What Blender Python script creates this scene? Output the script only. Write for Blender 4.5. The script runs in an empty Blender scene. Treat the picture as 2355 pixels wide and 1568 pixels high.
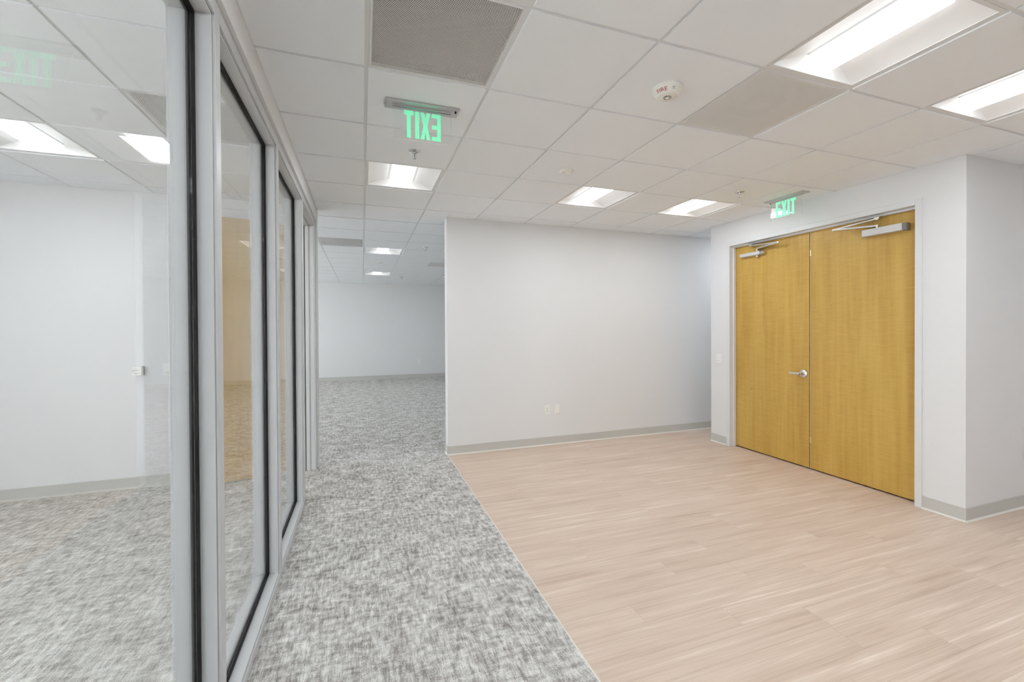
import bpy, bmesh, math, random
from mathutils import Matrix, Vector

sc = bpy.context.scene
C = sc.collection
rnd = random.Random(7)
T = 0.6096            # ceiling module (2 ft)
CE = 2.721            # ceiling grid height

# ------------------------------------------------------------------ camera
cd = bpy.data.cameras.new('camera')
cam = bpy.data.objects.new('camera', cd); C.objects.link(cam)
cd.sensor_fit = 'HORIZONTAL'; cd.sensor_width = 36.0
cd.lens = 986.117 * 36.0 / 2355.0
cd.shift_y = -(784.0 - 760.06) / 2355.0
cd.clip_start = 0.02; cd.clip_end = 200
Rv = Vector((0.94441762, -0.32870745, -0.00517362))
Uv = Vector((0.00745619, 0.005684, 0.99995605))
Fv = Vector((0.3286636, 0.94441469, -0.00781897))
cam.matrix_world = Matrix(((Rv.x, Uv.x, -Fv.x, -0.0253), (Rv.y, Uv.y, -Fv.y, -1.5768), (Rv.z, Uv.z, -Fv.z, 1.4582), (0, 0, 0, 1)))
sc.camera = cam

# ------------------------------------------------------------------ world, exposure
w = bpy.data.worlds.new('sky'); sc.world = w; w.use_nodes = True
bg = w.node_tree.nodes['Background']
bg.inputs[0].default_value = (0.97, 0.985, 1.0, 1); bg.inputs[1].default_value = 8.0
vs = sc.view_settings
vs.view_transform = 'Standard'; vs.look = 'None'; vs.gamma = 1.0; vs.use_curve_mapping = False
vs.exposure = 0.38
cy = sc.cycles
cy.max_bounces = 8; cy.diffuse_bounces = 5; cy.glossy_bounces = 4; cy.transmission_bounces = 4; cy.transparent_max_bounces = 14
cy.caustics_reflective = False; cy.caustics_refractive = False
cy.use_adaptive_sampling = True; cy.adaptive_threshold = 0.12; cy.adaptive_min_samples = 16; cy.use_light_tree = False
LAMP = 24.0           # radiance of the lamps behind the ceiling light lenses

# ------------------------------------------------------------------ materials
def srgb(r, g, b):
    f = lambda c: ((c / 255) / 12.92) if c / 255 <= 0.04045 else (((c / 255) + 0.055) / 1.055) ** 2.4
    return (f(r), f(g), f(b), 1)

class NT:
    def __init__(s, name):
        s.m = bpy.data.materials.new(name); s.m.use_nodes = True
        s.t = s.m.node_tree; s.t.nodes.clear()
        s.out = s.n('ShaderNodeOutputMaterial')
    def n(s, typ, **kw):
        x = s.t.nodes.new(typ)
        for k, v in kw.items(): setattr(x, k, v)
        return x
    def l(s, a, b): s.t.links.new(a, b)
    def math(s, op, a, b=None, c=None):
        x = s.n('ShaderNodeMath', operation=op)
        for i, v in enumerate((a, b, c)):
            if v is None: continue
            if isinstance(v, (int, float)): x.inputs[i].default_value = v
            else: s.l(v, x.inputs[i])
        return x.outputs[0]
    def mix(s, fac, a, b):
        x = s.n('ShaderNodeMix', data_type='RGBA')
        for sock, v in ((x.inputs[0], fac), (x.inputs[6], a), (x.inputs[7], b)):
            if isinstance(v, (int, float)): sock.default_value = v
            elif isinstance(v, tuple): sock.default_value = v
            else: s.l(v, sock)
        return x.outputs[2]
    def pos(s, scale=(1, 1, 1), kind='geo', off=None):
        if kind == 'geo': src = s.n('ShaderNodeNewGeometry').outputs['Position']
        else: src = s.n('ShaderNodeTexCoord').outputs['Object']
        mp = s.n('ShaderNodeMapping'); mp.inputs['Scale'].default_value = scale
        s.l(src, mp.inputs['Vector'])
        if off is not None: s.l(off, mp.inputs['Location'])
        return mp.outputs[0]
    def noise(s, vec, scale=1, detail=3, rough=0.5, dist=0):
        x = s.n('ShaderNodeTexNoise'); x.inputs['Scale'].default_value = scale
        x.inputs['Detail'].default_value = detail; x.inputs['Roughness'].default_value = rough
        x.inputs['Distortion'].default_value = dist
        s.l(vec, x.inputs['Vector']); return x.outputs['Fac']
    def ramp(s, fac, stops):
        x = s.n('ShaderNodeValToRGB'); e = x.color_ramp.elements
        while len(e) < len(stops): e.new(0.5)
        for el, (p, c) in zip(e, stops): el.position = p; el.color = c
        s.l(fac, x.inputs[0]); return x.outputs[0]
    def bsdf(s, col, rough=0.5, metal=0.0, spec=0.5, bump=None, bstr=0.1, bdist=0.002):
        x = s.n('ShaderNodeBsdfPrincipled')
        if isinstance(col, tuple): x.inputs['Base Color'].default_value = col
        else: s.l(col, x.inputs['Base Color'])
        if isinstance(rough, (int, float)): x.inputs['Roughness'].default_value = rough
        else: s.l(rough, x.inputs['Roughness'])
        x.inputs['Metallic'].default_value = metal
        x.inputs['Specular IOR Level'].default_value = spec
        if bump is not None:
            b = s.n('ShaderNodeBump'); b.inputs['Strength'].default_value = bstr; b.inputs['Distance'].default_value = bdist
            s.l(bump, b.inputs['Height']); s.l(b.outputs[0], x.inputs['Normal'])
        return x.outputs[0]
    def done(s, sh): s.l(sh, s.out.inputs[0]); return s.m

def paint(name, col, rough=0.6, spec=0.35, scale=1.3, amt=0.12):
    """flat colour with faint mottling"""
    t = NT(name)
    c = t.mix(t.math('MULTIPLY', t.noise(t.pos(), scale, 0), amt), col, tuple(x * 0.93 for x in col[:3]) + (1,))
    return t.done(t.bsdf(c, rough, 0, spec))

M = {}
M['wall'] = paint('white_wall_paint', (0.765, 0.765, 0.77, 1), 0.7, 0.25)
M['tile'] = paint('acoustic_tile', (0.895, 0.92, 0.945, 1), 0.95, 0.1, 420, 0.5)
M['grid'] = paint('white_grid_metal', (0.78, 0.785, 0.785, 1), 0.55, 0.3)
M['slab'] = paint('plenum_deck', (0.55, 0.55, 0.55, 1), 0.9, 0.1)
M['base'] = paint('grey_rubber_base', srgb(198, 197, 192), 0.6, 0.3)
M['toe'] = paint('pale_base_toe', srgb(226, 222, 214), 0.6, 0.3)
M['frame'] = paint('light_grey_door_frame', srgb(222, 223, 224), 0.4, 0.4)
M['alu'] = paint('pale_grey_aluminium', srgb(199, 200, 201), 0.42, 0.4)
M['plastic'] = paint('white_plastic', srgb(238, 238, 235), 0.4, 0.4)
M['sensor'] = paint('off_white_sensor_plastic', srgb(236, 235, 228), 0.5, 0.4)
M['slot'] = paint('dark_slot', (0.03, 0.03, 0.03, 1), 0.7, 0.2)
M['grey_print'] = paint('grey_print', srgb(150, 150, 152), 0.6, 0.2)
M['red_print'] = paint('red_print', srgb(176, 60, 66), 0.6, 0.2)
M['gasket'] = paint('black_gasket', (0.008, 0.008, 0.008, 1), 0.6, 0.3)
M['reflector'] = paint('white_reflector', (0.88, 0.88, 0.875, 1), 0.5, 0.3)
M['void'] = paint('dark_plenum_void', (0.02, 0.02, 0.02, 1), 0.9, 0.05)
M['core'] = paint('grey_diffuser_core', (0.16, 0.165, 0.165, 1), 0.7, 0.2)
M['pan'] = paint('pale_diffuser_pan', (0.78, 0.785, 0.78, 1), 0.8, 0.2)

def metal(name, col, rough):
    t = NT(name); n = t.noise(t.pos((1, 1, 40)), 30, 2)
    return t.done(t.bsdf(col, t.math('MULTIPLY_ADD', n, 0.12, rough), 1.0, 0.5))
M['steel'] = metal('brushed_steel', (0.74, 0.735, 0.72, 1), 0.28)
M['chrome'] = metal('sprinkler_chrome', (0.62, 0.62, 0.62, 1), 0.2)
M['closer'] = paint('silver_closer_paint', srgb(206, 206, 205), 0.35, 0.6)
M['closer_end'] = paint('grey_closer_end', srgb(128, 124, 120), 0.45, 0.5)
M['brass'] = metal('pale_brass', (0.80, 0.68, 0.42, 1), 0.3)
M['sign_metal'] = metal('brushed_sign_plate', (0.60, 0.60, 0.60, 1), 0.35)

def emit(name, col, s):
    t = NT(name); e = t.n('ShaderNodeEmission'); e.inputs[0].default_value = col; e.inputs[1].default_value = s
    return t.done(e.outputs[0])
M['lens'] = emit('lit_lens', (0.95, 0.98, 1.0, 1), 4.0)
def glow(name, col, base, st):
    t = NT(name); x = t.n('ShaderNodeBsdfPrincipled'); x.inputs['Base Color'].default_value = base; x.inputs['Roughness'].default_value = 0.6
    x.inputs['Emission Color'].default_value = col; x.inputs['Emission Strength'].default_value = st
    return t.done(x.outputs[0])
M['green'] = glow('green_exit_letters', (0.16, 0.95, 0.52, 1), (0.30, 0.80, 0.50, 1), 0.5)
M['green_edge'] = emit('green_led_strip', (0.12, 0.75, 0.40, 1), 0.5)

def glass(name, tint=(0.97, 0.975, 0.972, 1), base=0.062, rough=0.0):
    t = NT(name)
    g = t.n('ShaderNodeNewGeometry')
    d = t.n('ShaderNodeVectorMath', operation='DOT_PRODUCT'); t.l(g.outputs['Normal'], d.inputs[0]); t.l(g.outputs['Incoming'], d.inputs[1])
    c = t.math('ABSOLUTE', d.outputs['Value'])
    f = t.math('POWER', t.math('SUBTRACT', 1.0, c), 5.0)
    fac = t.math('MULTIPLY_ADD', f, 1 - base, base)
    tr = t.n('ShaderNodeBsdfTransparent'); tr.inputs[0].default_value = tint
    gl = t.n('ShaderNodeBsdfGlossy'); gl.inputs['Roughness'].default_value = rough; gl.inputs[0].default_value = (1, 1, 1, 1)
    mx = t.n('ShaderNodeMixShader'); t.l(fac, mx.inputs[0]); t.l(tr.outputs[0], mx.inputs[1]); t.l(gl.outputs[0], mx.inputs[2])
    return t.done(mx.outputs[0])
M['glass'] = glass('clear_glass')
M['acrylic'] = glass('clear_acrylic', (0.985, 0.99, 0.985, 1), 0.045)
M['acrylic_edge'] = paint('bright_acrylic_edge', (0.80, 0.88, 0.84, 1), 0.3, 0.5)

def perforated(name, col, pitch, radius):
    """white sheet metal with real see-through staggered holes"""
    t = NT(name)
    sep = t.n('ShaderNodeSeparateXYZ'); t.l(t.pos(), sep.inputs[0])
    def cell(dx, dy):
        u = t.math('SUBTRACT', t.math('FRACT', t.math('ADD', t.math('DIVIDE', sep.outputs[0], pitch), dx)), 0.5)
        v = t.math('MULTIPLY', t.math('SUBTRACT', t.math('FRACT', t.math('ADD', t.math('DIVIDE', sep.outputs[1], pitch * 1.732), dy)), 0.5), 1.732)
        return t.math('SQRT', t.math('ADD', t.math('MULTIPLY', u, u), t.math('MULTIPLY', v, v)))
    dmin = t.math('MINIMUM', cell(0, 0), cell(0.5, 0.5))
    hole = t.math('LESS_THAN', dmin, radius)
    tr = t.n('ShaderNodeBsdfTransparent')
    mx = t.n('ShaderNodeMixShader'); t.l(hole, mx.inputs[0]); t.l(t.bsdf(col, 0.5, 0, 0.3), mx.inputs[1]); t.l(tr.outputs[0], mx.inputs[2])
    return t.done(mx.outputs[0])
M['perf_return'] = perforated('perforated_return_face', (0.80, 0.80, 0.79, 1), 0.0075, 0.34)
M['perf_supply'] = perforated('perforated_supply_face', (0.80, 0.80, 0.79, 1), 0.0055, 0.21)

# carpet: woven grey loop pile with abstract blotches
def carpet():
    t = NT('grey_woven_carpet')
    a = t.noise(t.pos((13, 34, 1)), 1.0, 5, 0.66, 0.2)
    b = t.noise(t.pos((46, 11, 1)), 1.0, 5, 0.66, 0.2)
    c = t.noise(t.pos((6, 6, 1)), 1.0, 3, 0.5)
    st = t.noise(t.pos((190, 16, 1)), 1.0, 2, 0.6)
    s = t.math('ADD', t.math('MULTIPLY', a, 0.46), t.math('ADD', t.math('MULTIPLY', b, 0.54), t.math('MULTIPLY', c, 0.25)))
    sep = t.n('ShaderNodeSeparateXYZ'); t.l(t.pos(), sep.inputs[0])
    zig = t.math('PINGPONG', t.math('DIVIDE', sep.outputs[0], 0.0085), 0.5)
    wv = t.math('SINE', t.math('MULTIPLY', t.math('ADD', t.math('DIVIDE', sep.outputs[1], 0.0068), t.math('MULTIPLY', zig, 0.9)), 6.2832))
    gr = t.noise(t.pos((230, 230, 1)), 1.0, 2, 0.6)
    fine = t.math('ADD', t.math('MULTIPLY', wv, 0.085), t.math('ADD', t.math('MULTIPLY', t.math('SUBTRACT', gr, 0.5), 0.45), t.math('MULTIPLY', t.math('SUBTRACT', st, 0.5), 0.28)))
    s2 = t.math('ADD', s, fine)
    col = t.ramp(s2, [(0.44, srgb(122, 116, 110)), (0.575, srgb(164, 160, 155)), (0.66, srgb(206, 204, 200)), (0.82, srgb(240, 239, 236))])
    return t.done(t.bsdf(col, 1.0, 0, 0.05, s2, 0.25, 0.004))
M['carpet'] = carpet()

def plank_mat():
    t = NT('pale_vinyl_plank')
    oi = t.n('ShaderNodeObjectInfo')
    cmb = t.n('ShaderNodeCombineXYZ'); r50 = t.math('MULTIPLY', oi.outputs['Random'], 57.0)
    t.l(r50, cmb.inputs[0]); t.l(r50, cmb.inputs[1])
    v1 = t.pos((0.9, 24, 1), 'geo', cmb.outputs[0]); v2 = t.pos((2.2, 110, 1), 'geo', cmb.outputs[0]); v3 = t.pos((0.9, 7, 1), 'geo', cmb.outputs[0])
    a = t.noise(v1, 1, 4, 0.62, 0.6); b = t.noise(v2, 1, 3, 0.65, 0.4); c = t.noise(v3, 1, 2, 0.5, 1.2)
    s = t.math('ADD', t.math('MULTIPLY', a, 0.40), t.math('ADD', t.math('MULTIPLY', b, 0.35), t.math('MULTIPLY', c, 0.25)))
    col = t.ramp(s, [(0.33, srgb(186, 161, 142)), (0.44, srgb(208, 186, 168)), (0.56, srgb(219, 199, 182)), (0.66, srgb(238, 222, 208))])
    k = t.math('MULTIPLY_ADD', oi.outputs['Random'], 0.10, -0.02)
    col = t.mix(k, col, srgb(196, 172, 152))
    return t.done(t.bsdf(col, 0.5, 0, 0.35, b, 0.04, 0.001))
M['plank'] = plank_mat()

def maple(name, light, mid, dark):
    t = NT(name)
    oi = t.n('ShaderNodeObjectInfo')
    cmb = t.n('ShaderNodeCombineXYZ'); r = t.math('MULTIPLY', oi.outputs['Random'], 31.0)
    for i in range(3): t.l(r, cmb.inputs[i])
    a = t.noise(t.pos((5, 5, 0.55), 'obj', cmb.outputs[0]), 1, 3, 0.5, 0.5)
    b = t.noise(t.pos((26, 26, 1.2), 'obj', cmb.outputs[0]), 1, 3, 0.55, 0.2)
    c = t.noise(t.pos((9, 9, 60), 'obj', cmb.outputs[0]), 1, 3, 0.6)
    s = t.math('ADD', t.math('MULTIPLY', a, 0.5), t.math('ADD', t.math('MULTIPLY', b, 0.3), t.math('MULTIPLY', c, 0.2)))
    col = t.ramp(s, [(0.33, dark), (0.5, mid), (0.66, light)])
    # small pin knots
    vo = t.n('ShaderNodeTexVoronoi'); vo.inputs['Scale'].default_value = 1.0
    t.l(t.pos((3.4, 3.4, 2.3), 'obj', cmb.outputs[0]), vo.inputs['Vector'])
    kn = t.math('MULTIPLY', t.math('LESS_THAN', vo.outputs['Distance'], 0.035), 0.45)
    col = t.mix(kn, col, tuple(x * 0.45 for x in dark[:3]) + (1,))
    return t.done(t.bsdf(col, 0.38, 0, 0.4, c, 0.02, 0.001))
M['maple'] = maple('honey_maple_veneer', srgb(206, 171, 92), srgb(194, 157, 78), srgb(178, 137, 62))
M['maple_edge'] = paint('pale_maple_edge', srgb(196, 168, 112), 0.5, 0.3)

# ------------------------------------------------------------------ geometry helpers
def box(bm, x0, x1, y0, y1, z0, z1):
    v = [bm.verts.new((x, y, z)) for x in (x0, x1) for y in (y0, y1) for z in (z0, z1)]
    for f in ((0, 1, 3, 2), (4, 6, 7, 5), (0, 4, 5, 1), (2, 3, 7, 6), (0, 2, 6, 4), (1, 5, 7, 3)):
        bm.faces.new([v[i] for i in f])
def boxes(*bs):
    bm = bmesh.new()
    for b in bs: box(bm, *b)
    return bm
def bevel(bm, w, seg=2):
    bmesh.ops.bevel(bm, geom=bm.edges[:], offset=w, segments=seg, affect='EDGES', profile=0.5); return bm
def prism(bm, pts, axis, a, b):
    """extrude a 2-D outline along an axis ('x','y','z') from a to b"""
    def P(p, t):
        return {'x': (t, p[0], p[1]), 'y': (p[0], t, p[1]), 'z': (p[0], p[1], t)}[axis]
    A = [bm.verts.new(P(p, a)) for p in pts]; B = [bm.verts.new(P(p, b)) for p in pts]
    n = len(pts)
    bm.faces.new(A[::-1]); bm.faces.new(B)
    for i in range(n): bm.faces.new((A[i], A[(i + 1) % n], B[(i + 1) % n], B[i]))
    return bm
def lathe(bm, prof, c=(0, 0, 0), seg=28, axis='z'):
    rings = []
    for r, z in prof:
        ring = []
        for i in range(seg):
            a = 2 * math.pi * i / seg
            p = (r * math.cos(a), r * math.sin(a), z)
            if axis == 'x': p = (z, r * math.cos(a), r * math.sin(a))
            if axis == 'y': p = (r * math.cos(a), z, r * math.sin(a))
            ring.append(bm.verts.new((p[0] + c[0], p[1] + c[1], p[2] + c[2])))
        rings.append(ring)
    for A, B in zip(rings, rings[1:]):
        for i in range(seg): bm.faces.new((A[i], A[(i + 1) % seg], B[(i + 1) % seg], B[i]))
    bm.faces.new(rings[0]); bm.faces.new(rings[-1][::-1])
    return bm
def tube(bm, p0, p1, r0, r1=None, seg=12):
    r1 = r0 if r1 is None else r1
    p0 = Vector(p0); p1 = Vector(p1); d = (p1 - p0).normalized()
    u = d.orthogonal().normalized(); v = d.cross(u)
    A = [bm.verts.new(p0 + u * math.cos(2 * math.pi * i / seg) * r0 + v * math.sin(2 * math.pi * i / seg) * r0) for i in range(seg)]
    B = [bm.verts.new(p1 + u * math.cos(2 * math.pi * i / seg) * r1 + v * math.sin(2 * math.pi * i / seg) * r1) for i in range(seg)]
    for i in range(seg): bm.faces.new((A[i], A[(i + 1) % seg], B[(i + 1) % seg], B[i]))
    bm.faces.new(A[::-1]); bm.faces.new(B)
def bar(bm, p0, p1, up, wid, th):
    """flat bar between two points; up = direction of the thickness"""
    p0 = Vector(p0); p1 = Vector(p1); d = (p1 - p0).normalized(); up = Vector(up).normalized()
    s = d.cross(up).normalized(); v = []
    for p in (p0, p1):
        for a, b in ((-1, -1), (1, -1), (1, 1), (-1, 1)): v.append(bm.verts.new(p + s * a * wid / 2 + up * b * th / 2))
    for f in ((3, 2, 1, 0), (4, 5, 6, 7), (0, 1, 5, 4), (1, 2, 6, 5), (2, 3, 7, 6), (3, 0, 4, 7)): bm.faces.new([v[i] for i in f])
def mesh(name, bm, mat, smooth=False):
    bmesh.ops.recalc_face_normals(bm, faces=bm.faces[:])
    me = bpy.data.meshes.new(name); bm.to_mesh(me); bm.free()
    me.materials.append(M[mat] if isinstance(mat, str) else mat)
    if smooth:
        for f in me.polygons: f.use_smooth = True
        try: me.set_sharp_from_angle(angle=math.radians(40))
        except Exception: pass
    return me
def obj(name, bm, mat, parent=None, smooth=False, label=None):
    o = bpy.data.objects.new(name, bm if isinstance(bm, bpy.types.Mesh) else mesh(name, bm, mat, smooth))
    C.objects.link(o)
    if parent is not None: o.parent = parent
    if label: o['label'] = label
    return o
def tag(o, label, cat=None, group=None, kind=None):
    o['label'] = label
    if cat: o['category'] = cat
    if group: o['group'] = group
    if kind: o['kind'] = kind
    return o
def thing(name, label, cat, loc=(0, 0, 0), rotz=0, group=None, kind=None):
    o = bpy.data.objects.new(name, None); C.objects.link(o); o.empty_display_size = 0.1
    o.location = loc; o.rotation_euler = (0, 0, rotz)
    return tag(o, label, cat, group, kind)
def struct(name, bm, mat, label):
    o = obj(name, bm, mat); o['kind'] = 'structure'; o['label'] = label; return o
def dup(root, loc, label, rotz=None):
    r = root.copy(); C.objects.link(r); r.location = loc; r['label'] = label
    if rotz is not None: r.rotation_euler = (0, 0, rotz)
    for ch in list(root.children):
        c = ch.copy(); C.objects.link(c); c.parent = r
        for g in list(ch.children):
            d = g.copy(); C.objects.link(d); d.parent = c
    return r

# ------------------------------------------------------------------ key planes
XP = -0.488           # corridor face of the glazed partition frame
XG = -0.557           # glass
XO = -0.626           # office face of the frame
XH = -0.472           # painted header above the partition
XA, YA = 0.884, 3.281  # left end and face of the back wall
XD = 4.174            # face of the wall with the double door
YB, YC = 0.308, 2.757  # its two corners
YO = 3.27             # office back wall
YF = 11.25            # far wall
ZT = CE + 0.10

# ------------------------------------------------------------------ walls
struct('wall_back', boxes((XA, 7.0, YA, YA + 0.14, 0, ZT)), 'wall', 'white wall at the end of the wood-look floor')
DY0, DY1, DZ = 0.614, 2.456, 2.42   # clear opening of the double door
struct('wall_right', boxes((XD, XD + 0.146, YB, DY0 - 0.02, 0, ZT), (XD, XD + 0.146, DY1 + 0.02, YC, 0, ZT), (XD, XD + 0.146, DY0 - 0.02, DY1 + 0.02, DZ + 0.02, ZT)), 'wall', 'white wall around the double wooden door')
struct('wall_alcove', boxes((XD + 0.146, 6.2, YB, YB + 0.14, 0, ZT)), 'wall', 'shaded white wall turning away right of the double door')
XW = 8 * T            # the added side hall widens past this line
struct('wall_recess', boxes((XD + 0.146, XW, YC - 0.12, YC, 0, ZT)), 'wall', 'short white return wall at the far corner of the door wall')
struct('wall_light_stop', boxes((XW - 0.1, XW, YB + 0.14, YC - 0.12, 0, ZT)), 'wall', 'unseen wall added behind the double door to block stray light')  # added so that no sky light leaks through the door gaps
struct('wall_added_hall', boxes((XW, 6.2, 1.8, 1.9, 0, ZT), (6.2, 6.3, 1.8, YA, 0, ZT)), 'wall', 'walls of an unseen side hall added round the corner for its light')  # invented space, holds the hidden light that brightens the recess
struct('wall_side', boxes((6.2, 6.3, -4.7, YB + 0.14, 0, ZT)), 'wall', 'white wall on the right behind the view')
struct('wall_rear', boxes((-4.7, 6.2, -4.7, -4.6, 0, ZT)), 'wall', 'white wall behind the camera')
struct('wall_office_back', boxes((-4.6, XO - 0.005, YO, YO + 0.16, 0, ZT), (XO - 0.005, XH, 3.335, YO + 0.16, 0, ZT)), 'wall', 'white end wall of the office behind the glass')
struct('wall_header', boxes((XO - 0.02, XH, -4.6, 3.335, 2.578, ZT)), 'wall', 'white painted header above the glazed partition')
struct('wall_far', boxes((-5.1, 7.1, YF, YF + 0.1, 0, ZT)), 'wall', 'far white wall of the open carpeted area')
struct('wall_far_right', boxes((7.0, 7.1, YA + 0.14, YF, 0, ZT)), 'wall', 'right wall of the open carpeted area')
def window_wall(name, label, x0, x1, y0, y1, wins, z0, z1, wlabel):
    """outer wall (normal x) with window openings; each window is framed and glazed"""
    bs = [(x0, x1, y0, y1, 0, z0), (x0, x1, y0, y1, z1, ZT)]
    e = y0
    for a, b in wins: bs.append((x0, x1, e, a, z0, z1)); e = b
    bs.append((x0, x1, e, y1, z0, z1))
    struct(name, boxes(*bs), 'wall', label)
    for k, (a, b) in enumerate(wins):
        wn = thing('window_%d' % (k + 2 if 'open' in wlabel else k + 5), wlabel, None, ((x0 + x1) / 2, (a + b) / 2, z0), kind='structure')
        hw = (b - a) / 2; h = z1 - z0
        obj('window_frame', boxes((-0.04, 0.04, -hw, -hw + 0.05, 0, h), (-0.04, 0.04, hw - 0.05, hw, 0, h), (-0.04, 0.04, -hw + 0.05, hw - 0.05, 0, 0.05), (-0.04, 0.04, -hw + 0.05, hw - 0.05, h - 0.05, h), (-0.03, 0.03, -0.025, 0.025, 0.05, h - 0.05)), 'alu', wn)
        for q in (-1, 1):
            obj('pane', boxes((-0.004, 0.004, min(q * 0.025, q * (hw - 0.05)), max(q * 0.025, q * (hw - 0.05)), 0.05, h - 0.05)), 'glass', wn)
window_wall('wall_far_left', 'outer wall of the open area with added windows', -5.1, -5.0, YO + 0.16, YF, [(4.6, 6.6), (8.2, 10.4)], 0.75, 2.55, 'unseen window of the open area, added to let daylight in')  # windows out of view, added for daylight from the left
window_wall('wall_office_left', 'outer wall of the glazed office with added windows', -4.7, -4.6, -4.6, YO + 0.16, [(-4.4, -2.1), (-1.9, 0.6)], 0.75, 2.55, 'unseen window of the office, added to let daylight in')  # unseen windows, placed to balance daylight against the lamps

# ------------------------------------------------------------------ floors
struct('floor', boxes((-5.1, 0.8825, -4.7, YF, -0.05, 0.0), (0.8825, 7.1, YA + 0.02, YF, -0.05, 0.0)), 'carpet', 'grey woven carpet with mottled pattern')
vf = struct('floor', boxes((0.8825, 6.3, -4.7, YA + 0.02, -0.05, -0.004)), 'slab', 'pale pinkish wood-look plank floor')
PW, PL = 0.152, 1.219
offs = {0: 0.50, 6: 0.08, -3: 0.07, 8: 0.88, -1: 0.90}
pm = mesh('plank', bevel(boxes((0.0002, PL - 0.0002, 0.0002, PW - 0.0002, -0.004, 0.0)), 0.0003, 1), 'plank')
pset = [0.08, 0.50, 0.88]; last = None
r = -30
while True:
    y0 = 0.023 + PW * r
    if y0 > YA: break
    if r in offs: o = offs[r]
    else:
        o = rnd.choice([q for q in pset if q != last]) + rnd.uniform(-0.02, 0.02)
    last = min(pset, key=lambda q: abs(q - o))
    y1 = min(y0 + PW, YA)
    xmax = 6.2 if y0 < YB or y0 > YC - 0.16 else XD + 0.146
    x = o
    while x > 0.886: x -= PL
    while x < xmax:
        a, b = max(x, 0.887), min(x + PL, xmax)
        if b - a > 0.01:
            if a == x and b == x + PL and y1 == y0 + PW:
                p = obj('plank', pm, None, vf)
            else:
                p = obj('plank', bevel(boxes((0.0002, b - a - 0.0002, 0.0002, y1 - y0 - 0.0002, -0.004, 0.0)), 0.0003, 1), 'plank', vf)
            p.location = (a, y0, 0)
        x += PL
    r += 1
struct('trim_1', boxes((0.8795, 0.8865, -4.6, YA, -0.004, 0.0015)), 'toe', 'thin pale strip between carpet and plank floor')

# ------------------------------------------------------------------ baseboards (rubber cove base)
def baseboard(name, runs, label, toe='toe'):
    """runs: (p0, p1, n) along the floor; n = direction out of the wall"""
    root = thing(name, label, None, kind='structure')
    for (x0, y0), (x1, y1), (nx, ny) in runs:
        def P(d, z, t): return (x0 + (x1 - x0) * t + nx * d, y0 + (y1 - y0) * t + ny * d, z)
        for part, prof, mt in (('strip', [(0, 0.012), (0.006, 0.012), (0.0058, 0.098), (0.003, 0.102), (0, 0.102)], 'base'),
                               ('toe', [(0, 0.0), (0.016, 0.0), (0.0155, 0.003), (0.009, 0.008), (0.0062, 0.0125), (0, 0.0125)], toe)):
            bm = bmesh.new()
            A = [bm.verts.new(P(d, z, 0)) for d, z in prof]; B = [bm.verts.new(P(d, z, 1)) for d, z in prof]
            n = len(prof)
            bm.faces.new(A); bm.faces.new(B[::-1])
            for i in range(n): bm.faces.new((A[i], B[i], B[(i + 1) % n], A[(i + 1) % n]))
            obj(part, bm, mt, root)
baseboard('baseboard_back', [((XA, YA), (6.2, YA), (0, -1)), ((XA, YA + 0.14), (XA, YA), (-1, 0))], 'grey rubber base along the white back wall')
FO0, FO1 = DY0 - 0.047, DY1 + 0.047
baseboard('baseboard_right', [((XD, YB - 0.006), (XD, FO0), (-1, 0)), ((XD, FO1), (XD, YC), (-1, 0))], 'grey rubber base beside the double door')
baseboard('baseboard_alcove', [((XD - 0.006, YB), (6.2, YB), (0, -1))], 'grey rubber base on the shaded alcove wall')
baseboard('baseboard_office', [((-4.6, YO), (XO - 0.01, YO), (0, -1))], 'grey rubber base on the office end wall', 'base')
baseboard('baseboard_far', [((-5.0, YF), (7.0, YF), (0, -1))], 'grey rubber base along the far wall', 'base')

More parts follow.
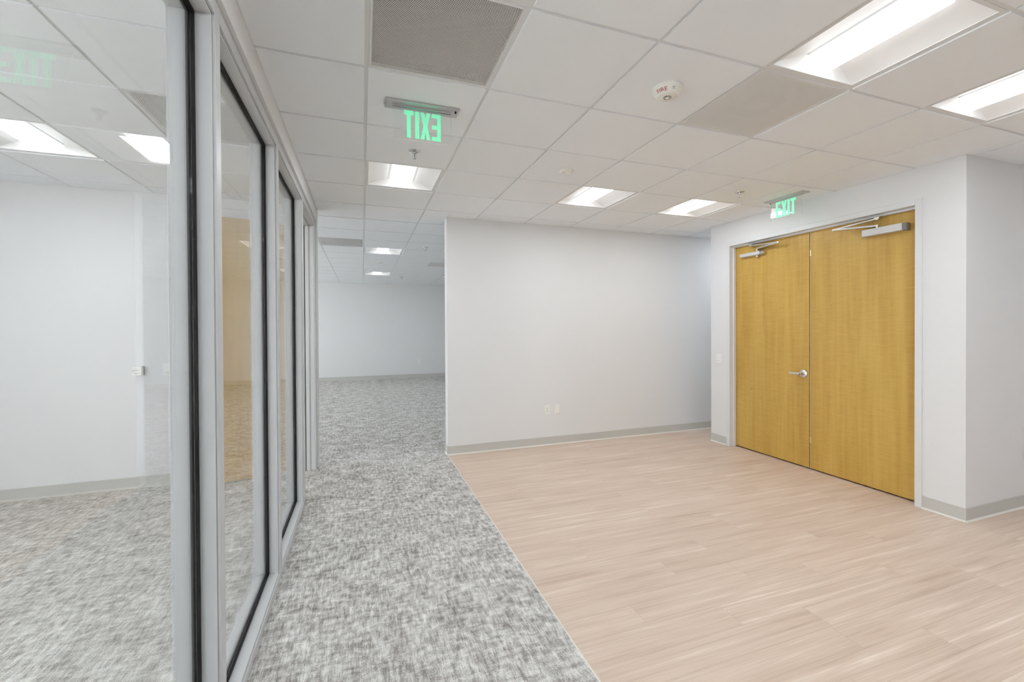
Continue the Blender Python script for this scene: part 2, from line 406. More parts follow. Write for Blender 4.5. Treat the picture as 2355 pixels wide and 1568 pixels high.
# ------------------------------------------------------------------ ceilings: tegular tiles in a grid
lights = {(0, -1): 'a', (3, -1): 'b', (5, -1): 'c', (0, 3): 'd', (3, 3): 'e', (5, 3): 'f', (0, 9): 'g', (0, 14): 'h',
          (-4, 3): 'i', (-4, -1): 'j', (0, -5): 'k', (3, -5): 'l', (5, -5): 'm', (8, -3): 'n', (-4, -5): 'o', (3, 9): 'p', (3, 14): 'q', (8, 4): 'r'}  # all but i are unseen lights, added to balance the lighting
other = {(0, 0): 'return', (3, 0): 'supply', (-2, 2): 'return', (-1, 8): 'return', (2, 11): 'supply'}
tile_full = mesh('ceiling_tile', boxes((-T / 2 + 0.009, T / 2 - 0.009, -T / 2 + 0.009, T / 2 - 0.009, -0.007, 0.014)), 'tile')
def ceiling(name, label, rects, slab):
    base = struct(name, boxes(slab), 'slab', label)
    xl, yl = {}, {}
    for (x0, x1, y0, y1) in rects:
        for i in range(math.floor(x0 / T + 1e-6), math.ceil(x1 / T - 1e-6)):
            for j in range(math.floor(y0 / T + 1e-6), math.ceil(y1 / T - 1e-6)):
                a0, a1, b0, b1 = max(i * T, x0), min((i + 1) * T, x1), max(j * T, y0), min((j + 1) * T, y1)
                if (i, j) in lights or (i, j) in other: continue
                if a1 - a0 < 0.03 or b1 - b0 < 0.03: continue
                if a1 - a0 > T - 1e-5 and b1 - b0 > T - 1e-5:
                    t = obj('ceiling_tile', tile_full, None, base); t.location = ((i + 0.5) * T, (j + 0.5) * T, CE)
                else:
                    cx, cy = (a0 + a1) / 2, (b0 + b1) / 2; ex = [0.009 if abs(q / T - round(q / T)) < 1e-4 else 0.0008 for q in (a0, a1, b0, b1)]
                    t = obj('ceiling_tile', boxes((a0 + ex[0] - cx, a1 - ex[1] - cx, b0 + ex[2] - cy, b1 - ex[3] - cy, -0.007, 0.014)), 'tile', base); t.location = (cx, cy, CE)
        for i in range(math.ceil(x0 / T - 1e-6), math.floor(x1 / T + 1e-6) + 1): xl.setdefault(i, []).append((y0, y1))
        for j in range(math.ceil(y0 / T - 1e-6), math.floor(y1 / T + 1e-6) + 1): yl.setdefault(j, []).append((x0, x1))
    def merge(s):
        s = sorted(set(s)); o = [list(s[0])]
        for a, b in s[1:]:
            if a <= o[-1][1] + 1e-4: o[-1][1] = max(o[-1][1], b)
            else: o.append([a, b])
        return o
    for i, s in xl.items():
        for a, b in merge(s): obj('grid_runner', boxes((i * T - 0.0118, i * T + 0.0118, a, b, CE, CE + 0.006)), 'grid', base)
    for j, s in yl.items():
        for a, b in merge(s): obj('grid_runner', boxes((a, b, j * T - 0.0118, j * T + 0.0118, CE + 0.0008, CE + 0.0068)), 'grid', base)
    return base
Y6 = 6 * T
c1 = ceiling('ceiling', 'white acoustic tile ceiling over the entry', [(XH, 6.2, -4.6, 0), (XH, XD, 0, 5 * T), (XD, 6.2, 0, YB), (XD, XW, YC, 5 * T), (XW, 6.2, 1.9, 5 * T), (XH, XA, 5 * T, Y6), (XA, 6.2, 5 * T, YA)], (XH, 6.2, -4.6, YA + 0.1, CE + 0.055, CE + 0.095))
c2 = ceiling('ceiling', 'white acoustic tile ceiling of the glazed office', [(-4.6, XO - 0.02, -4.6, YO)], (-4.6, XO - 0.02, -4.6, YO, CE + 0.055, CE + 0.095))
c3 = ceiling('ceiling', 'acoustic tile ceiling over the far open area', [(-5.0, 7.0, Y6, YF), (-5.0, XH, YO + 0.16, Y6), (XA, 7.0, YA + 0.14, Y6)], (-5.0, 7.0, YA + 0.1, YF, CE + 0.055, CE + 0.095))
def edge(base, *bs): obj('edge_trim', boxes(*[(a, b, c, d, CE + 0.0012, CE + 0.007) for a, b, c, d in bs]), 'grid', base)
edge(c1, (XH, XH + 0.02, -4.6, 3.43), (XA, 6.2, YA - 0.02, YA), (XD - 0.02, XD, YB, YC), (XD, 6.2, YB - 0.02, YB), (XD, XW, YC, YC + 0.02))
edge(c2, (-4.6, XO - 0.02, YO - 0.02, YO), (XO - 0.04, XO - 0.02, -4.6, YO))
edge(c3, (-5, 7, YF - 0.02, YF))
# roof over everything so that only the window lets the sky in
struct('ceiling', boxes((-5.2, 7.2, -4.8, YF + 0.2, ZT + 0.2, ZT + 0.3), (-5.2, -5.1, -4.8, YF + 0.2, ZT, ZT + 0.2), (7.1, 7.2, -4.8, YF + 0.2, ZT, ZT + 0.2), (-5.1, 7.1, -4.8, -4.7, ZT, ZT + 0.2), (-5.1, 7.1, YF + 0.1, YF + 0.2, ZT, ZT + 0.2)), 'slab', 'unseen deck above the tile ceilings, keeping the sky out')

# ------------------------------------------------------------------ ceiling lights (recessed 2x2 with a centre lens)
HO = T / 2 - 0.012
def make_light():
    root = thing('ceiling_light', 'x', 'ceiling light', (0, 0, CE))
    root['group'] = 'recessed square ceiling lights'
    hi = HO - 0.016
    obj('housing_frame', boxes((-HO, HO, -HO, -hi, -0.001, 0.012), (-HO, HO, hi, HO, -0.001, 0.012), (-HO, -hi, -hi, hi, -0.001, 0.012), (hi, HO, -hi, hi, -0.001, 0.012)), 'grid', root)
    # curved side wings
    lx, ly, dz = 0.095, 0.225, 0.055
    N = 10
    def rim(t):
        s = 0.25 * t + 0.75 * math.sin(t * math.pi / 2) ** 0.8
        return (hi + (lx - hi) * t, hi + (ly - hi) * (t ** 1.6), 0.002 + dz * s)
    for sgn in (-1, 1):
        bm = bmesh.new(); prev = None
        for k in range(N + 1):
            x, y, z = rim(k / N)
            cur = (bm.verts.new((sgn * x, -y, z)), bm.verts.new((sgn * x, y, z)))
            if prev: bm.faces.new((prev[0], prev[1], cur[1], cur[0]))
            prev = cur
        obj('side_reflector', bm, 'reflector', root, True)
        bm = bmesh.new(); prev = None
        for k in range(N + 1):
            x, y, z = rim(k / N)
            cur = (bm.verts.new((-x, sgn * y, z)), bm.verts.new((x, sgn * y, z)))
            if prev: bm.faces.new((prev[0], prev[1], cur[1], cur[0]))
            prev = cur
        obj('end_reflector', bm, 'reflector', root, True)
    # lens: rounded basket hanging below the top of the wings
    bm = bmesh.new(); prof = []
    for k in range(13):
        a = math.pi * k / 12
        prof.append((-lx * math.cos(a), 0.056 - 0.057 * math.sin(a)))
    prev = None
    for x, z in prof:
        cur = (bm.verts.new((x, -ly - 0.004, z)), bm.verts.new((x, ly + 0.004, z)))
        if prev: bm.faces.new((prev[0], prev[1], cur[1], cur[0]))
        prev = cur
    for s in (-1, 1):
        bm.faces.new([bm.verts.new((x, s * (ly + 0.004), z)) for x, z in prof])
    obj('lens', bm, 'lens', root, True)
    ld = bpy.data.lights.new('lamp', 'AREA'); ld.shape = 'RECTANGLE'; ld.size = 1.9 * lx; ld.size_y = 2 * ly
    ld.color = (0.87, 0.94, 1.0); ld.energy = LAMP * math.pi * ld.size * ld.size_y
    lo = bpy.data.objects.new('lamp', ld); C.objects.link(lo); lo.parent = root; lo.location = (0, 0, -0.0035)
    return root
lab = {'a': 'square ceiling light at the top edge, beyond the perforated return grille', 'b': 'large ceiling light at top right, next to the supply diffuser',
       'c': 'ceiling light cut by the right edge of the view', 'd': 'square ceiling light just past the hanging green exit sign and sprinkler',
       'e': 'ceiling light above the back wall, left of the two over the plank floor', 'f': 'ceiling light nearest the far corner of the door wall',
       'g': 'nearer of the two lights over the far open area', 'h': 'farther light over the open area, close to the far wall',
       'i': 'ceiling light inside the office seen through the first glass pane', 'j': 'added office ceiling light near the left edge, out of view',
       'k': 'unseen ceiling light added behind the view over the carpet', 'l': 'unseen ceiling light added behind the view over the plank floor',
       'm': 'unseen ceiling light added behind the view towards the door', 'n': 'ceiling light added over the alcove, out of view', 'o': 'unseen office ceiling light added behind the view',
       'p': 'nearer far-area light added unseen behind the back wall', 'q': 'farther far-area light added unseen behind the back wall', 'r': 'light added in the side hall to brighten the recess, hidden by the door wall'}  # p and q brighten the far area, r the recess; all added
L0 = make_light(); first = True
for (i, j), k in lights.items():
    p = ((i + 0.5) * T, (j + 0.5) * T, CE)
    if first: L0.location = p; L0['label'] = lab[k]; first = False
    else: dup(L0, p, lab[k])

# ------------------------------------------------------------------ grilles
def make_return(label, cell):
    g = thing('return_air_grille', label, 'vent', ((cell[0] + 0.5) * T, (cell[1] + 0.5) * T, CE), group='perforated return grilles')
    i = HO - 0.010
    obj('frame', boxes((-HO, HO, -HO, -i, -0.004, 0.01), (-HO, HO, i, HO, -0.004, 0.01), (-HO, -i, -i, i, -0.004, 0.01), (i, HO, -i, i, -0.004, 0.01)), 'grid', g)
    obj('perforated_face', boxes((-i, i, -i, i, -0.003, -0.0022)), 'perf_return', g)
    bm = boxes((-i, i, -i, -i + 0.002, 0.01, 0.05), (-i, i, i - 0.002, i, 0.01, 0.05), (-i, -i + 0.002, -i, i, 0.01, 0.05), (i - 0.002, i, -i, i, 0.01, 0.05), (-i, i, -i, i, 0.048, 0.05))
    obj('plenum_box', bm, 'void', g)
    return g
make_return('big grey perforated return grille near the top of the view', (0, 0))
make_return('perforated return grille in the office ceiling behind the glass', (-2, 2))
make_return('perforated return grille over the far area beside a light', (-1, 8))
def make_supply(label, cell):
    g = thing('supply_diffuser', label, 'vent', ((cell[0] + 0.5) * T, (cell[1] + 0.5) * T, CE), group='perforated supply diffusers')
    i = HO - 0.012
    obj('frame', boxes((-HO, HO, -HO, -i, -0.005, 0.01), (-HO, HO, i, HO, -0.005, 0.01), (-HO, -i, -i, i, -0.005, 0.01), (i, HO, -i, i, -0.005, 0.01)), 'grid', g)
    obj('perforated_face', boxes((-i, i, -i, i, -0.004, -0.0033)), 'perf_supply', g)
    obj('back_pan', boxes((-i, i, -i, i, 0.012, 0.016)), 'pan', g)
    bm = boxes((-0.11, 0.11, -0.115, -0.055, 0.0, 0.010), (-0.11, 0.11, 0.045, 0.115, 0.0, 0.010), (-0.11, -0.06, -0.055, 0.045, 0.0, 0.010), (0.06, 0.11, -0.055, 0.045, 0.0, 0.010))
    obj('vane_core', bm, 'core', g)
    return g
make_supply('pale perforated supply diffuser between the fire detector and big light', (3, 0))
make_supply('faint supply diffuser in the far ceiling by the wall edge', (2, 11))

# ------------------------------------------------------------------ exit signs
LET = {  # outlines in a unit cell, w x 1
    'E': (0.62, [(0, 0), (0.62, 0), (0.62, 0.15), (0.25, 0.15), (0.25, 0.43), (0.60, 0.43), (0.60, 0.58), (0.25, 0.58), (0.25, 0.85), (0.62, 0.85), (0.62, 1), (0, 1)]),
    'X': (0.66, [(0, 0), (0.25, 0), (0.33, 0.24), (0.41, 0), (0.66, 0), (0.47, 0.5), (0.66, 1), (0.41, 1), (0.33, 0.76), (0.25, 1), (0, 1), (0.19, 0.5)]),
    'I': (0.27, [(0, 0), (0.27, 0), (0.27, 1), (0, 1)]),
    'T': (0.64, [(0.19, 0), (0.45, 0), (0.45, 0.83), (0.64, 0.83), (0.64, 1), (0, 1), (0, 0.83), (0.19, 0.83)])}
def make_exit(label, loc, rotz):
    """reads along local +x when seen from local -y"""
    g = thing('exit_sign', label, 'exit sign', loc, rotz, group='green edge-lit exit signs')
    bm = boxes((-0.205, 0.205, -0.052, 0.052, -0.016, -0.006)); bevel(bm, 0.002, 1)
    obj('ceiling_plate', bm, 'sign_metal', g)
    obj('light_channel', boxes((-0.165, 0.165, -0.014, -0.0055, -0.024, -0.016), (-0.165, 0.165, 0.0055, 0.014, -0.024, -0.016)), 'sign_metal', g)
    obj('led_strip', boxes((-0.10, 0.10, -0.0045, 0.0045, -0.0185, -0.0165)), 'green_edge', g)
    z0, z1, hx, th = -0.205, -0.019, 0.162, 0.003
    pn = obj('acrylic_panel', boxes((-hx + 0.001, hx - 0.001, -th, th, z0 + 0.001, z1)), 'acrylic', g)
    obj('panel_edge', boxes((-hx, -hx + 0.001, -th, th, z0, z1), (hx - 0.001, hx, -th, th, z0, z1), (-hx, hx, -th, th, z0, z0 + 0.001)), 'acrylic_edge', pn)
    h = 0.153; zb = -0.188; tot = 0.208; x = -tot / 2
    wsum = sum(LET[c][0] for c in 'EXIT'); k = (tot - 3 * 0.0075) / wsum
    for c in 'EXIT':
        wd, pts = LET[c]
        bm = prism(bmesh.new(), [(x + px * k, zb + py * h) for px, py in pts], 'y', -th - 0.0012, -th - 0.0004)
        bm.normal_update(); bmesh.ops.triangulate(bm, faces=bm.faces[:])
        obj('letter', bm, 'green', g)
        x += wd * k + 0.0075
    bm = lathe(bmesh.new(), [(0.0, -0.026), (0.005, -0.026), (0.006, -0.016), (0.006, -0.014)], (-0.185, 0.025, 0), 14)
    obj('test_button', bm, 'slot', g)
    return g
make_exit('green exit sign over the carpet, lettering reversed', (0.306, 0.906, CE), math.pi)
make_exit('green exit sign hanging above the double door', (3.885, 1.505, CE), -math.pi / 2)

# ------------------------------------------------------------------ detectors, sensors, sprinklers
def text_mesh(body, size, extrude):
    cu = bpy.data.curves.new('print', 'FONT'); cu.body = body; cu.size = size; cu.extrude = extrude; cu.align_x = 'CENTER'
    cu.resolution_u = 3
    o = bpy.data.objects.new('print', cu); C.objects.link(o)
    dg = bpy.context.evaluated_depsgraph_get(); dg.update()
    me = bpy.data.meshes.new_from_object(o.evaluated_get(dg)); bpy.data.objects.remove(o); return me
d = thing('smoke_detector', 'white round smoke detector marked FIRE on a ceiling tile', 'smoke detector', (1.503, 0.300, CE - 0.007))
obj('base_ring', lathe(bmesh.new(), [(0.078, 0.0), (0.079, -0.008), (0.076, -0.012)], seg=40), 'sensor', d, True)
obj('housing', lathe(bmesh.new(), [(0.0755, -0.012), (0.072, -0.020), (0.053, -0.042), (0.048, -0.045), (0.012, -0.047)], seg=40), 'sensor', d, True)
bm = bmesh.new()
for r_ in (0.0125, 0.019):
    for k in range(20):
        if k % 7 == 6: continue
        a0, a1 = 2 * math.pi * k / 20, 2 * math.pi * (k + 1) / 20
        tube(bm, (r_ * math.cos(a0), r_ * math.sin(a0), -0.0475), (r_ * math.cos(a1), r_ * math.sin(a1), -0.0475), 0.0016, seg=6)
obj('sensing_ring', bm, 'closer_end', d)
tube_bm = bmesh.new(); lathe(tube_bm, [(0.011, -0.046), (0.011, -0.050), (0.008, -0.053), (0.0, -0.053)], seg=18)
obj('centre_cap', tube_bm, 'sensor', d, True)
# lettering wrapped round the sloping side that faces the room
me = text_mesh('FIRE', 0.027, 0.0002)
az = math.atan2(-1.9, -1.5) - 0.45
for v in me.vertices:
    t = 0.16 + v.co.y / 0.026; a = az + 1.2 * v.co.x / 0.064
    rr = 0.0545 + (0.072 - 0.0545) * t + 0.0004 + (0.0003 if v.co.z > 0 else 0); zz = -0.0405 + (0.0205) * t - 0.0003
    v.co = (rr * math.cos(a), rr * math.sin(a), zz)
me.materials.clear(); me.materials.append(M['red_print'])
obj('fire_lettering', me, None, d)
bm = bmesh.new()
for rr, zz in ((0.0625, -0.0312), (0.0675, -0.0253)):
    a = az + 0.95
    c0 = Vector((rr * math.cos(a), rr * math.sin(a), zz)); t_ = Vector((-math.sin(a), math.cos(a), 0))
    bar(bm, c0 - t_ * 0.006, c0 + t_ * 0.006, (math.cos(a), math.sin(a), -0.9), 0.0016, 0.002)
obj('vent_slot', bm, 'slot', d)

def make_sensor(label, loc):
    s = thing('occupancy_sensor', label, 'sensor', loc, group='round ceiling sensors')
    obj('housing', lathe(bmesh.new(), [(0.055, 0.0), (0.055, -0.006), (0.050, -0.013), (0.030, -0.017), (0.0, -0.018)], seg=32), 'sensor', s, True)
    obj('lens_dome', lathe(bmesh.new(), [(0.016, -0.0165), (0.015, -0.021), (0.010, -0.026), (0.003, -0.028), (0.0, -0.028)], (0.012, 0, 0), 20), 'plastic', s, True)
    obj('indicator', lathe(bmesh.new(), [(0.004, -0.014), (0.004, -0.0175), (0.0, -0.0175)], (-0.030, -0.01, 0), 12), 'closer_end', s)
    return s
make_sensor('small white round sensor left of the light above the back wall', (1.534, 1.547, CE - 0.007))
make_sensor('small round sensor between the two lights of the far area', (0.288, 7.03, CE - 0.007))

def make_sprinkler():
    s = thing('sprinkler_head', 'x', 'sprinkler', group='pendent fire sprinklers')
    obj('escutcheon', lathe(bmesh.new(), [(0.040, 0.0), (0.039, -0.004), (0.030, -0.008), (0.022, -0.009), (0.016, -0.004)], seg=28), 'chrome', s, True)
    bm = lathe(bmesh.new(), [(0.012, 0.0), (0.012, -0.016), (0.009, -0.020)], seg=14)
    obj('nozzle', bm, 'chrome', s, True)
    for sg in (-1, 1):
        bm = bmesh.new(); tube(bm, (sg * 0.010, 0, -0.016), (sg * 0.012, 0, -0.032), 0.0026, seg=8); tube(bm, (sg * 0.012, 0, -0.032), (0, 0, -0.050), 0.0026, seg=8)
        obj('yoke_arm', bm, 'chrome', s)
    bm = bmesh.new(); tube(bm, (0, 0, -0.020), (0, 0, -0.050), 0.0028, seg=8)
    obj('glass_bulb', bm, 'closer_end', s)
    bm = lathe(bmesh.new(), [(0.003, -0.048), (0.013, -0.052), (0.013, -0.0535), (0.003, -0.0535)], seg=18)
    obj('deflector', bm, 'chrome', s)
    return s
sp0 = make_sprinkler()
for k, (x, y, lb) in enumerate(((0.331, 1.537, 'chrome sprinkler head right behind the reversed exit sign'), (3.326, 1.526, 'chrome sprinkler head near the exit sign above the door'),
                                (0.915, 5.219, 'sprinkler head of the far area nearer the back wall edge'), (0.883, 9.323, 'sprinkler head of the far area near the far wall'))):
    if k == 0: sp0.location = (x, y, CE - 0.007); sp0['label'] = lb
    else: dup(sp0, (x, y, CE - 0.007), lb, 0.7 * k)

# ------------------------------------------------------------------ glazed partition on the left
MW = 0.066
MY = [0.120 - 1.097 * 3, 0.120 - 1.097 * 2, 0.120 - 1.097, 0.120, 1.217, 2.314, 3.265]
HB = 2.513
wp = thing('window_1', 'full-height glazed partition with pale aluminium frame and black gaskets', None, (0, 0, 0), kind='structure')
def member(name, bs, caps):
    o = obj(name, bevel(boxes(*bs), 0.0015, 1), 'alu', wp)
    obj('cover_cap', bevel(boxes(*caps), 0.0012, 1), 'alu', o)
    return o
for y in MY:
    member('mullion', [(XO, XP - 0.010, y, y + MW, 0, HB + 0.065)], [(XP - 0.010, XP, y + 0.004, y + MW - 0.010, 0, HB + 0.058)])
for k, (a, b) in enumerate(zip(MY, MY[1:])):
    y0, y1 = a + MW, b
    door = k == len(MY) - 2
    member('head_rail', [(XO, XP - 0.010, y0, y1, HB, HB + 0.065)], [(XP - 0.010, XP, y0 - 0.010, y1 + 0.004, HB + 0.006, HB + 0.058)])
    if door: continue
    member('sill_rail', [(XO, XP - 0.008, y0, y1, 0, 0.040)], [(XP - 0.008, XP, y0 - 0.010, y1 + 0.004, 0, 0.034)])
    zb, zt = 0.040, HB
    obj('glass_pane', boxes((XG - 0.003, XG + 0.003, y0 + 0.002, y1 - 0.002, zb + 0.002, zt - 0.002)), 'glass', wp)
    ga, gb = XG - 0.012, XG + 0.012
    gd = 0.010
    obj('gasket', boxes((ga, XG - 0.0032, y0, y0 + gd, zb, zt), (ga, XG - 0.0032, y1 - gd, y1, zb, zt), (ga, XG - 0.0032, y0 + gd, y1 - gd, zb, zb + gd), (ga, XG - 0.0032, y0 + gd, y1 - gd, zt - gd, zt),
                        (XG + 0.0032, gb, y0, y0 + gd, zb, zt), (XG + 0.0032, gb, y1 - gd, y1, zb, zt), (XG + 0.0032, gb, y0 + gd, y1 - gd, zb, zb + gd), (XG + 0.0032, gb, y0 + gd, y1 - gd, zt - gd, zt)), 'gasket', wp)
# stops of the door bay
y0, y1 = MY[-2] + MW, MY[-1]
obj('door_stop', bevel(boxes((XG - 0.022, XG + 0.012, y0, y0 + 0.014, 0, HB), (XG - 0.022, XG + 0.012, y1 - 0.014, y1, 0, HB), (XG - 0.022, XG + 0.012, y0 + 0.014, y1 - 0.014, HB - 0.014, HB)), 0.001, 1), 'alu', wp)
obj('door_seal', boxes((XG - 0.030, XG - 0.0225, y1 - 0.010, y1, 0, HB), (XG - 0.030, XG - 0.0225, y0, y0 + 0.010, 0, HB)), 'gasket', wp)

# office door, swung open into the office
d2 = thing('door_2', 'honey wood office door standing open behind the glass', None, (XO - 0.006, y1 - 0.012, 0.0), math.radians(-77), kind='structure')
lw = (y1 - y0) - 0.024
lf = obj('door_leaf', bevel(boxes((-0.044, 0.0, -lw, 0.0, 0.010, HB - 0.008)), 0.0012, 1), 'maple', d2)
for z in (0.25, 0.95, 1.65, 2.3):
    bm = bmesh.new(); tube(bm, (0.006, -0.002, z - 0.057), (0.006, -0.002, z + 0.057), 0.007, seg=12)
    obj('hinge', bm, 'steel', lf)
def lever(parent, face, sgn_n, yc, sgn_y, zc, ln=0.125):
    """lever on a leaf whose face normal is sgn_n * x"""
    h = obj('lever_handle', lever_bm(face, sgn_n, yc, sgn_y, zc, ln), 'steel', parent, True)
    return h
def lever_bm(face, s, yc, sy, zc, ln):
    bm = bmesh.new()
    prof = [(0.043, 0.0), (0.043, 0.006), (0.039, 0.012), (0.030, 0.016), (0.018, 0.018), (0.014, 0.030), (0.0125, 0.048)]
    lathe(bm, [(r, face + s * z) for r, z in prof], (0, yc, zc), 28, 'x')
    x = face + s * 0.050
    n = 8; prev = None
    for k in range(n + 1):
        t = k / n; y = yc - sy * 0.012 + sy * (ln + 0.012) * t
        hh = 0.015 - 0.006 * t; hx = 0.009 - 0.004 * t; xx = x - s * 0.010 * max(0, t - 0.55)
        cur = [bm.verts.new((xx + hx * math.cos(a) * 1.0, y, zc + hh * math.sin(a))) for a in [2 * math.pi * q / 10 for q in range(10)]]
        if prev:
            for q in range(10): bm.faces.new((prev[q], prev[(q + 1) % 10], cur[(q + 1) % 10], cur[q]))
        else: bm.faces.new(cur)
        prev = cur
    bm.faces.new(prev[::-1])
    return bm
lever(lf, 0.0, 1, -lw + 0.07, 1, 0.97)
lever(lf, -0.044, -1, -lw + 0.07, 1, 0.97)

# ------------------------------------------------------------------ double door
d1 = thing('door_1', 'tall double door of honey maple veneer in a pale metal frame', None, (XD, (DY0 + DY1) / 2, 0), kind='structure')
mid = (DY0 + DY1) / 2
a0, a1 = DY0 - mid, DY1 - mid
FW = 0.047
# frame: face casing, throat, stop
bm = boxes((-0.012, 0.041, a0 - FW, a0, 0, DZ + FW), (-0.012, 0.041, a1, a1 + FW, 0, DZ + FW), (-0.012, 0.041, a0, a1, DZ, DZ + FW))
bevel(bm, 0.002, 1)
fr = obj('door_frame', bm, 'frame', d1)
obj('frame_return', boxes((0.041, 0.146, a0 - 0.018, a0, 0, DZ + 0.018), (0.041, 0.146, a1, a1 + 0.018, 0, DZ + 0.018), (0.041, 0.146, a0, a1, DZ, DZ + 0.018)), 'frame', fr)
obj('door_stop', bevel(boxes((0.041, 0.074, a0, a0 + 0.017, 0, DZ), (0.041, 0.074, a1 - 0.017, a1, 0, DZ), (0.041, 0.074, a0 + 0.017, a1 - 0.017, DZ - 0.019, DZ)), 0.0015, 1), 'frame', fr)
DX = 0.077       # door face
gap = 0.005
def leaf(ya, yb):
    return obj('door_leaf', bevel(boxes((DX, DX + 0.044, ya, yb, 0.014, DZ - 0.006)), 0.0012, 1), 'maple', d1)
leafR = leaf(a0 + 0.004, -gap)       # nearer leaf
leafL = leaf(gap, a1 - 0.004)
obj('edge_strip', boxes((DX - 0.003, DX, -0.016, -gap, 0.014, DZ - 0.008)), 'maple_edge', leafR)
for z in (0.30, 2.19):
    obj('flush_bolt', bevel(boxes((DX - 0.0045, DX - 0.0005, -0.018, -0.004, z - 0.03, z + 0.03)), 0.001, 1), 'brass', leafR)
lever(leafL, DX, -1, 0.062, 1, 0.965, 0.128)
bm = lathe(bmesh.new(), [(0.006, DX - 0.060), (0.006, DX - 0.057), (0.0, DX - 0.057)], (0, 0.062, 0.965), 14, 'x')
obj('key_cylinder', bm, 'slot', leafL)

# surface closers with parallel arms
def arms(parent, pin, elbow, shoe, zs):
    """two-piece arm: pinion -> elbow -> shoe under the frame head"""
    m = obj('closer_arm', arm_bm(pin, elbow, 0.030, 0.016), 'steel', parent)
    obj('closer_forearm', arm_bm(elbow, shoe, 0.026, 0.013), 'steel', parent)
    b = bmesh.new()
    for p in (pin, elbow, shoe): lathe(b, [(0.011, p[2] - 0.009), (0.011, p[2] + 0.009)], (p[0], p[1], 0), 16)
    obj('arm_knuckle', b, 'steel', parent, True)
    b = boxes((shoe[0] - 0.020, shoe[0] + 0.030, shoe[1] - 0.045, shoe[1] + 0.045, zs - 0.006, zs), (shoe[0] - 0.012, shoe[0] + 0.012, shoe[1] - 0.02, shoe[1] + 0.02, shoe[2], zs - 0.006))
    obj('arm_shoe', bevel(b, 0.002, 1), 'steel', parent)
def arm_bm(p, q, wd, th):
    b = bmesh.new(); bar(b, p, q, (0, 0, 1), wd, th); return bevel(b, 0.0015, 1)
# nearer leaf: closer with a rectangular cover
cy0, cy1 = 0.700 - mid, 1.020 - mid
bm = boxes((DX - 0.062, DX, cy0 + 0.018, cy1, 2.246, 2.306)); bevel(bm, 0.004, 2)
obj('closer_cover', bm, 'closer', leafR)
obj('closer_end_cap', bevel(boxes((DX - 0.056, DX, cy0 - 0.012, cy0 + 0.018, 2.243, 2.304)), 0.003, 1), 'closer_end', leafR)
arms(leafR, (DX - 0.034, 0.915 - mid, 2.325), (DX - 0.100, 1.235 - mid, 2.352), (DX - 0.050, 0.905 - mid, 2.383), DZ - 0.019)
bm = bmesh.new(); tube(bm, (DX - 0.034, 0.915 - mid, 2.306), (DX - 0.034, 0.915 - mid, 2.330), 0.009)
obj('pinion', bm, 'steel', leafR)
# farther leaf: slimmer exposed closer body
cy0, cy1 = 2.030 - mid, 2.345 - mid
bm = bmesh.new(); prism(bm, [(DX - 0.050, 2.272), (DX - 0.050, 2.300), (DX - 0.040, 2.308), (DX, 2.308), (DX, 2.264), (DX - 0.040, 2.264)], 'y', cy0 + 0.045, cy1)
obj('closer_body', bevel(bm, 0.002, 1), 'closer', leafL)
bm = bmesh.new()
for k, (rr, ya, yb) in enumerate(((0.021, cy0 + 0.030, cy0 + 0.045), (0.017, cy0 + 0.020, cy0 + 0.030), (0.021, cy0 + 0.008, cy0 + 0.020), (0.014, cy0, cy0 + 0.008))):
    lathe(bm, [(rr, ya), (rr, yb)], (DX - 0.026, 0, 2.286), 20, 'y')
obj('spring_cap', bm, 'steel', leafL, True)
bm = bmesh.new(); tube(bm, (DX - 0.026, 2.125 - mid, 2.250), (DX - 0.026, 2.125 - mid, 2.340), 0.010); tube(bm, (DX - 0.026, 2.125 - mid, 2.244), (DX - 0.026, 2.125 - mid, 2.256), 0.014)
obj('pinion', bm, 'steel', leafL)
arms(leafL, (DX - 0.026, 2.125 - mid, 2.338), (DX - 0.085, 1.815 - mid, 2.350), (DX - 0.045, 2.190 - mid, 2.383), DZ - 0.019)

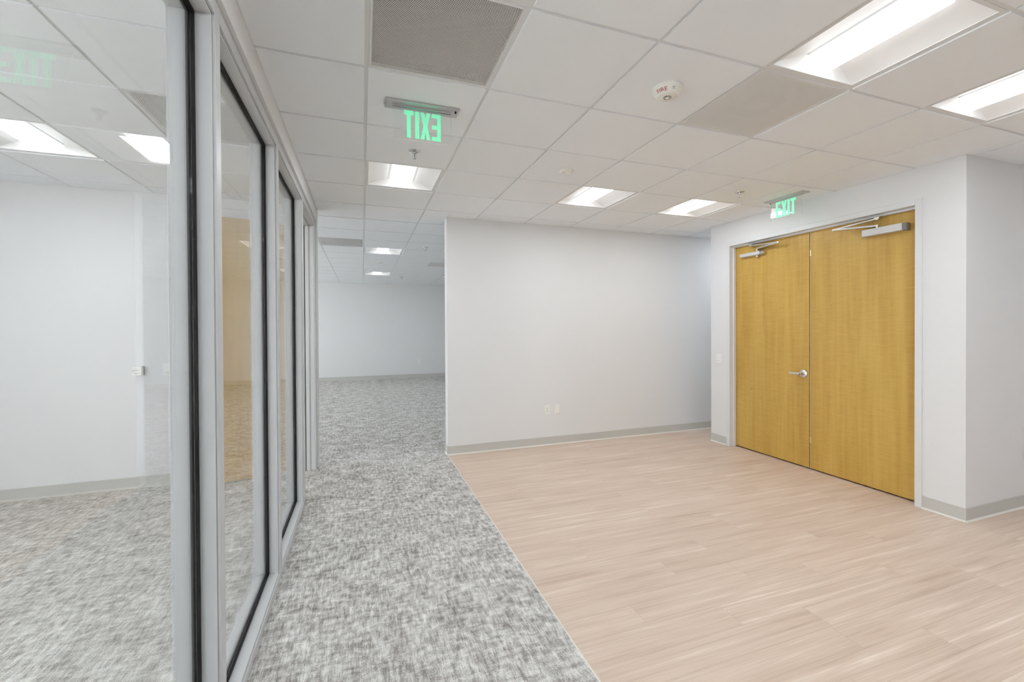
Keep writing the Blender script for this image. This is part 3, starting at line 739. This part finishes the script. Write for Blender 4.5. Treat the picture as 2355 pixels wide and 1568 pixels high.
# ------------------------------------------------------------------ wall devices
def plate(name, label, cat, loc, rotz, style, group=None):
    """local -y is out of the wall"""
    g = thing(name, label, cat, loc, rotz, group)
    bm = boxes((-0.035, 0.035, -0.006, 0, -0.0575, 0.0575)); bevel(bm, 0.002, 2)
    obj('cover_plate', bm, 'plastic', g)
    if style == 'outlet':
        ins = obj('receptacle', bevel(boxes((-0.0165, 0.0165, -0.0085, -0.005, -0.033, 0.033)), 0.001, 1), 'sensor', g)
        bs = []
        for z in (-0.017, 0.017): bs += [(-0.0075, -0.0055, -0.0089, -0.008, z - 0.002, z + 0.007), (0.0055, 0.0075, -0.0089, -0.008, z - 0.002, z + 0.007), (-0.0025, 0.0025, -0.0089, -0.008, z - 0.010, z - 0.006)]
        obj('socket_slot', boxes(*bs), 'slot', ins)
    elif style == 'switch':
        ins = obj('rocker', bevel(boxes((-0.0165, 0.0165, -0.0095, -0.005, -0.033, 0.033)), 0.001, 1), 'plastic', g)
        obj('indicator', boxes((-0.010, 0.010, -0.0102, -0.0094, -0.030, -0.026)), 'grey_print', ins)
    elif style == 'blank':
        for z in (-0.042, 0.042):
            obj('screw', lathe(bmesh.new(), [(0.0035, -0.0055), (0.0035, -0.0068), (0.0, -0.0068)], (0, 0, z), 12, 'y'), 'sensor', g)
        obj('blank_insert', bevel(boxes((-0.0165, 0.0165, -0.0075, -0.005, -0.033, 0.033)), 0.001, 1), 'plastic', g)
    return g
plate('wall_outlet', 'white power outlet low on the back wall, left of the pair', 'outlet', (2.118, YA, 0.437), 0, 'outlet')
plate('wall_plate', 'blank white plate low on the back wall, right of the outlet', 'wall plate', (2.248, YA, 0.443), 0, 'blank')
plate('light_switch', 'white light switch on the wall left of the double door', 'light switch', (XD, 2.632, 1.056), math.pi / 2 * -1, 'switch')
plate('light_switch', 'white switch plate half hidden by the partition frame in the office', 'light switch', (-1.752, YO, 1.081), 0, 'switch')
plate('wall_outlet', 'small white outlet low on the far wall', 'outlet', (1.544, YF, 0.466), 0, 'outlet')
th = thing('thermostat', 'small white thermostat box on the office end wall', 'thermostat', (-1.965, YO, 1.079))
obj('back_plate', bevel(boxes((-0.036, 0.036, -0.010, 0, -0.040, 0.040)), 0.002, 1), 'closer_end', th)
obj('housing', bevel(boxes((-0.034, 0.034, -0.056, -0.010, -0.042, 0.042)), 0.003, 2), 'plastic', th)
bs = [(-0.022, 0.022, -0.0567, -0.0558, z - 0.0012, z + 0.0012) for z in (0.012, 0.002, -0.020, -0.026)] + [(-0.028, -0.025, -0.0567, -0.0558, -0.010, 0.014)]
obj('printed_marks', boxes(*bs), 'grey_print', th)
